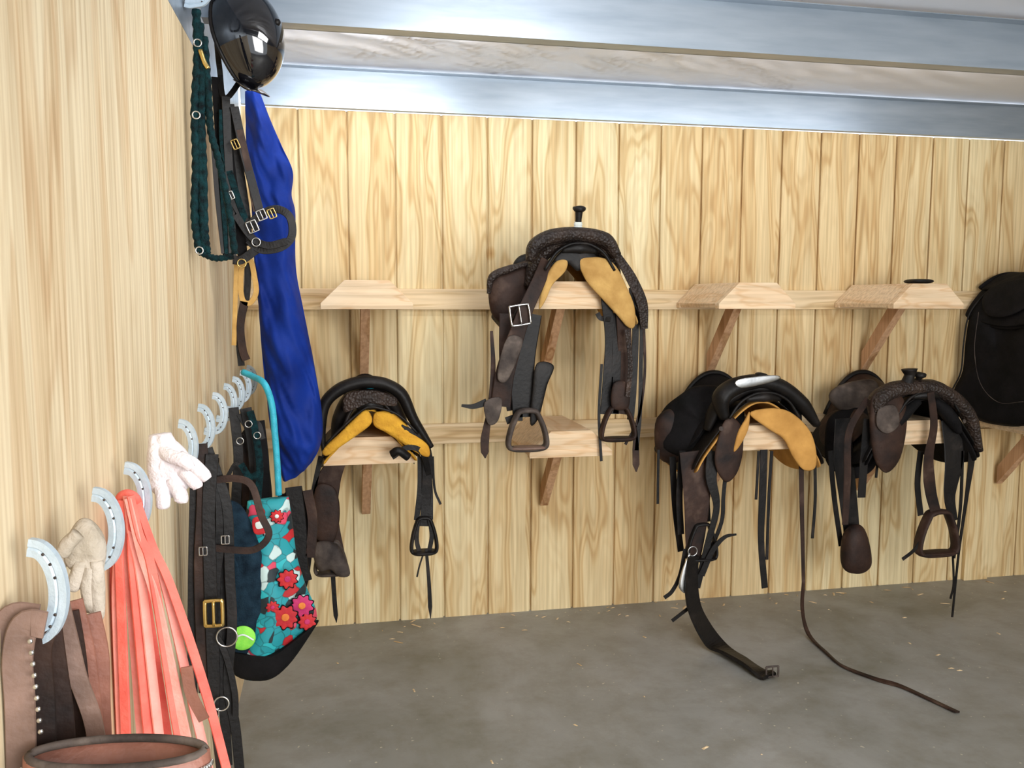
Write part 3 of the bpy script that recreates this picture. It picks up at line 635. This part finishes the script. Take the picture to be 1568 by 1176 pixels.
pillow('label_text',FF.L([(393,806),(405,804),(406,812),(395,815)],-.09),.003,'fl_wht',e)
# ------------------------------------------------------------------ black bridles
e=empty('leather_bridle',(.08,-1.85,.9))
for pts,w,m in(([(300,690),(298,780),(296,880),(295,1000),(297,1080)],.02,'black'),([(308,685),(312,760),(308,860),(310,960),(315,1060)],.028,'dkbrown'),
 ([(318,690),(335,740),(338,820),(330,900),(335,1000),(345,1100),(350,1180)],.022,'black'),([(305,740),(330,738),(360,735),(385,745),(400,790),(412,820),(390,842),(350,842),(318,838)],.016,'dkbrown'),
 ([(325,700),(320,780),(322,870),(325,960),(328,1040),(326,1100)],.028,'black'),([(330,720),(348,780),(352,880),(356,960),(350,1050),(362,1120),(370,1200)],.022,'black'),
 ([(300,840),(330,846),(355,842)],.03,'dkbrown'),([(312,960),(316,1040),(330,1120),(340,1200)],.018,'dkbrown'),([(340,760),(345,850),(342,940),(352,990)],.024,'black'),
 ([(322,960),(345,1000),(360,1060),(362,1100)],.014,'black'),([(318,700,.06),(318,850,.06),(320,980,.06),(325,1060,.06)],.05,'black_soft'),([(335,740,.06),(340,850,.06),(338,960,.06),(342,1040,.06)],.045,'black_soft'),
 ([(304,700,.03),(302,860,.03),(304,980,.03)],.03,'black')):
    ribbon('strap',FK.L(pts,random.uniform(-.03,.02)),w,m,e,.005,nrm=(.2,-1,0))
buckle('brass_buckle',FK(328,938,-.05),.036,.056,'brass',e,.0045)
ring('bit_ring',FK(348,975,-.04),.022,'silver',e,.0018); ring('bit_ring',FK(340,1078,-.04),.016,'silver',e,.0018)
for c in((345,828),(312,845),(330,1090)): buckle('buckle',FK(c[0],c[1],-.05),.016,.018,'silver',e,.0012)
e=empty('nylon_halter',(.1,-1.0,.95))
for pts,w,m in(([(352,600,.3),(360,680,.3),(356,760,.3),(365,830,.3)],.03,'black'),([(372,600,.3),(384,660,.3),(388,740,.3),(380,800,.3)],.035,'black'),([(392,610,.4),(400,680,.4),(402,750,.4)],.04,'black_soft'),
  ([(362,610,.3),(376,630,.3),(392,625,.3),(400,650,.3)],.02,'black'),([(360,640,.35),(372,700,.35),(374,760,.35)],.03,'dkbrown'),([(345,720,.2),(358,700,.2),(372,712,.2)],.012,'black'),
  ([(380,610,.25),(388,640,.25),(396,700,.25),(392,760,.25)],.022,'teal'),([(366,700,.2),(380,720,.2),(398,712,.2)],.02,'teal')):
    ribbon('strap',FF.L(pts),w,m,e,.006,nrm=(.2,-1,0))
pillow('folded_halter',FF.L([(358,640),(374,618),(398,630),(412,690),(416,760),(396,790),(362,780),(352,720)],.45),.07,'black_soft',e,lump=.02)
for c in((378,632),(364,660),(392,650)): ring('ring',FF(c[0],c[1],.24),.010,'silver',e,.0015)
e=empty('girth_strap',(.2,-.8,.7))
pillow('cinch_pad',FF.L([(436,745),(470,738),(488,770),(484,850),(474,905),(460,900),(448,820)],.25),.07,'black_soft',e,lump=.01)
for pts,w,m in(([(452,735,.2),(460,800,.2),(463,860,.2),(470,890,.2)],.05,'black'),([(440,740,.3),(445,790,.3)],.05,'black'),([(475,740,.2),(484,790,.2),(480,850,.2)],.03,'dkbrown')):
    ribbon('strap',FF.L(pts),w,m,e,.008)
# ------------------------------------------------------------------ gloves
def glove(nm_,F,palm,fingers,mat,th,fr,cuff=None):
    e=empty(nm_,F(palm[0][0],palm[0][1])); pillow('palm',F.L(palm),th,mat,e,lump=th*.35)
    for i,f in enumerate(fingers): tube('finger',F.L(f),[fr*.95,fr*1.05,fr,fr*.7],mat,e,12,stretch=(1,.9,1))
    if cuff: drape('cuff',[(F(*a),F(*b),t) for a,b,t in cuff],mat,e,folds=8,amp=.12,seg=48)
glove('white_glove',FW,[(232,672),(262,672),(288,695),(298,725),(285,752),(255,765),(232,750),(225,710)],
 [[(275,700,-.01),(295,712,-.02),(312,728,-.02),(318,735,-.02)],[(272,715,-.01),(290,730,-.02),(300,742,-.02),(303,748,-.02)],[(262,735,-.01),(275,755,-.02),(278,766,-.02),(278,770,-.02)],[(245,740,-.01),(250,762,-.02),(250,775,-.02),(250,779,-.02)],[(245,690,-.01),(262,700,-.03),(282,708,-.04),(292,718,-.04)]],'white',.05,.0115,
 [((228,668),(262,664),.03),((226,700),(275,690),.045),((228,722),(270,720),.04)])
glove('beige_work_glove',FG,[(98,840),(118,800),(140,798),(162,830),(160,870),(145,905),(120,880),(105,868)],
 [[(110,840),(98,855),(90,868),(86,872)],[(125,860,-.01),(118,885,-.01),(112,900,-.01),(110,905,-.01)],[(140,870,-.01),(135,900,-.01),(140,930,-.01),(141,938,-.01)],[(148,860,-.01),(150,900,-.01),(150,940,-.01),(149,952,-.01)],[(120,820,-.02),(105,835,-.02),(98,848,-.02),(95,852,-.02)]],'beige',.03,.0085)
# ------------------------------------------------------------------ coral web straps
e=empty('coral_lead_bundle',(.05,-2.4,.95))
tops=[(185,770),(190,768),(196,768),(202,770),(207,772),(212,776),(189,775),(199,774),(206,778),(195,772),(203,776)]
mids=[(176,900),(200,900),(217,890),(234,880),(250,885),(264,905),(188,930),(242,930),(226,930),(180,915),(208,905)]
bots=[(178,1060),(214,1080),(240,1090),(268,1090),(296,1075),(316,1060),(194,1100),(286,1130),(255,1120),(186,1080),(226,1100)]
for i in range(11):
    t,m_,b=tops[i],mids[i],bots[i]; ex=(b[0]+(b[0]-m_[0])*.9,b[1]+170)
    ribbon('webbing',FR.L([(t[0],t[1],.0),((t[0]+m_[0])/2-3,(t[1]+m_[1])/2),m_,b,ex],-.016*(i%4)),[.011,.012,.014,.016,.014],['red','pink','pink','red','pink','red','red','pink','red','pink','red'][i],e,.005,nrm=(random.uniform(-.7,.9),-1,0))
tube('wrap',FR.L([(182,776,.02),(188,768,-.015),(198,765,-.025),(208,770,-.02),(214,780,.02)]),.008,'red',e)
ribbon('tie',FR.L([(285,1020,-.06),(292,1060,-.06),(312,1100,-.06)]),.018,'redbrown',e)
# ------------------------------------------------------------------ near belts and studded collar
e=empty('brown_leather_reins',(.03,-2.85,1.05))
for pts,w,m,d in(([(60,945),(20,945),(2,985),(2,1060),(5,1200)],.026,'brown',0),([(70,960),(40,960),(28,1010),(32,1090),(35,1250)],.030,'brown',-.01),([(75,955),(62,1000),(68,1080),(72,1250)],.024,'dkbrown',.01),
   ([(95,920),(110,980),(125,1040),(150,1110),(165,1200)],.020,'brown',.05),([(100,930),(92,1000),(100,1060),(108,1200)],.018,'tan_b',.06),([(80,960),(90,1030),(100,1100),(108,1220)],.022,'dkbrown',.03),
   ([(120,910),(140,990),(150,1060),(160,1150)],.018,'redbrown',.08),([(150,930),(165,1000),(168,1080),(172,1160)],.020,'redbrown',.09),([(110,930),(122,1000),(130,1080),(140,1180)],.022,'dkbrown',.07)):
    ribbon('strap',FN.L(pts,d),w,m,e,.004,nrm=(.15,-1,0))
for i in range(9):
    disc('stud',FN(47+i*2,985+i*17,-.02),.0028,'silver',e)
e=empty('studded_breast_collar',(.11,-2.90,.94))
C0=V((.120,-2.885,.966))
K=28; vs=[];fs=[]
ring_o=[]
for i in range(K):
    a=2*math.pi*i/K; ring_o.append(C0+V((math.cos(a)*.088,math.sin(a)*.028,-.006*math.cos(a)+.002*math.sin(a))))
for i,p in enumerate(ring_o):
    o=(p-C0).normalized()
    vs+=[p+V((0,0,.010)),p+o*.006+V((0,0,.008)),p+o*.010+V((0,0,-.08)),p+o*.002+V((0,0,-.082))]
for i in range(K):
    j=(i+1)%K
    for q in range(4): r=(q+1)%4; fs.append((i*4+q,j*4+q,j*4+r,i*4+r))
mobj('collar_band',vs,fs,'redbrown',e)
tube('padded_rim',[p+V((0,0,.008)) for p in ring_o],.0045,'worn',e,10,True,2)
for i in range(44):
    a=math.pi+math.pi*i/43; p=C0+V((math.cos(a)*.0955,math.sin(a)*.0365,-.006*math.cos(a)+.002*math.sin(a)-.006))
    disc('stud',p,.0026,'silver',e,(math.cos(a),math.sin(a),.2),.004)
# ------------------------------------------------------------------ debris on the slab
vs=[];fs=[]
for i in range(110):
    if i<60: x=random.uniform(.5,5.2); y=-abs(random.gauss(0,.10))-.01
    else: x=random.uniform(.35,3.8); y=random.uniform(-2.4,-.05)
    s=random.uniform(.003,.010); a=random.uniform(0,3.1); l=s*random.uniform(1,3)
    dx,dy=V((math.cos(a),math.sin(a),0))*l,V((-math.sin(a),math.cos(a),0))*s*.5; c=V((x,y,.001)); b0=len(vs)
    vs+=[c-dx-dy,c+dx-dy,c+dx+dy,c-dx+dy,c+V((0,0,.003))]; fs+=[(b0,b0+1,b0+4),(b0+1,b0+2,b0+4),(b0+2,b0+3,b0+4),(b0+3,b0,b0+4),(b0,b0+3,b0+2,b0+1)]
mobj('wood_shavings',vs,fs,'pine_rail',None,False)
# ------------------------------------------------------------------ light, world, camera
w=bpy.data.worlds.new('world'); scene.world=w; w.use_nodes=True
bg=w.node_tree.nodes['Background']; bg.inputs[0].default_value=(.88,.94,1,1); bg.inputs[1].default_value=1.75
def area(name,loc,target,size,size_y,power,col,par=None):
    l=bpy.data.lights.new(name,'AREA'); l.shape='RECTANGLE'; l.size=size; l.size_y=size_y; l.energy=power; l.color=col
    o=bpy.data.objects.new(name,l); COL.objects.link(o); o.location=loc
    o.rotation_euler=(V(target)-V(loc)).to_track_quat('-Z','Y').to_euler(); return o
area('doorway_daylight',(2.0,-5.3,1.6),(.9,-.4,1.3),2.0,1.9,140,(1,.99,.97))
area('added_overhead_fill',(.9,-2.05,2.3),(.9,-.9,.8),.6,.25,12,(.97,.98,1))  # added fill, no known source; brightens the insulation and upper wall
for k,(xa,xb,pw) in enumerate(((.15,.95,6.0),(1.3,3.3,5.0))):
    e=empty('added_strip_fill',((xa+xb)/2,-.80,2.39))  # added strip fill with invented fixture, brightens insulation and eave strut
    box('fill_housing',xa,xb,-.86,-.815,2.355,2.405,'fill_enamel',e,.004)
    area('strip_fill_area',((xa+xb)/2,-.81,2.378),((xa+xb)/2,-.1,2.42),xb-xa-.05,.04,pw,(.94,.97,1))
yaw,p,r=.20593,.09841,.00187
s_,c_=math.sin,math.cos
f=V((s_(yaw)*c_(p),c_(yaw)*c_(p),-s_(p))); rt=V((c_(yaw),-s_(yaw),0)); up=rt.cross(f)
R=rt*c_(r)+up*s_(r); U=up*c_(r)-rt*s_(r)
cd=bpy.data.cameras.new('camera'); cam=bpy.data.objects.new('camera',cd); COL.objects.link(cam)
cam.matrix_world=Matrix([[R[i],U[i],-f[i],(.35249,-3.83922,1.46095)[i]] for i in range(3)]+[[0,0,0,1]])
cd.sensor_width=36; cd.lens=36*1324.04/1568; cd.clip_start=.02
scene.camera=cam
scene.view_settings.view_transform='Standard'
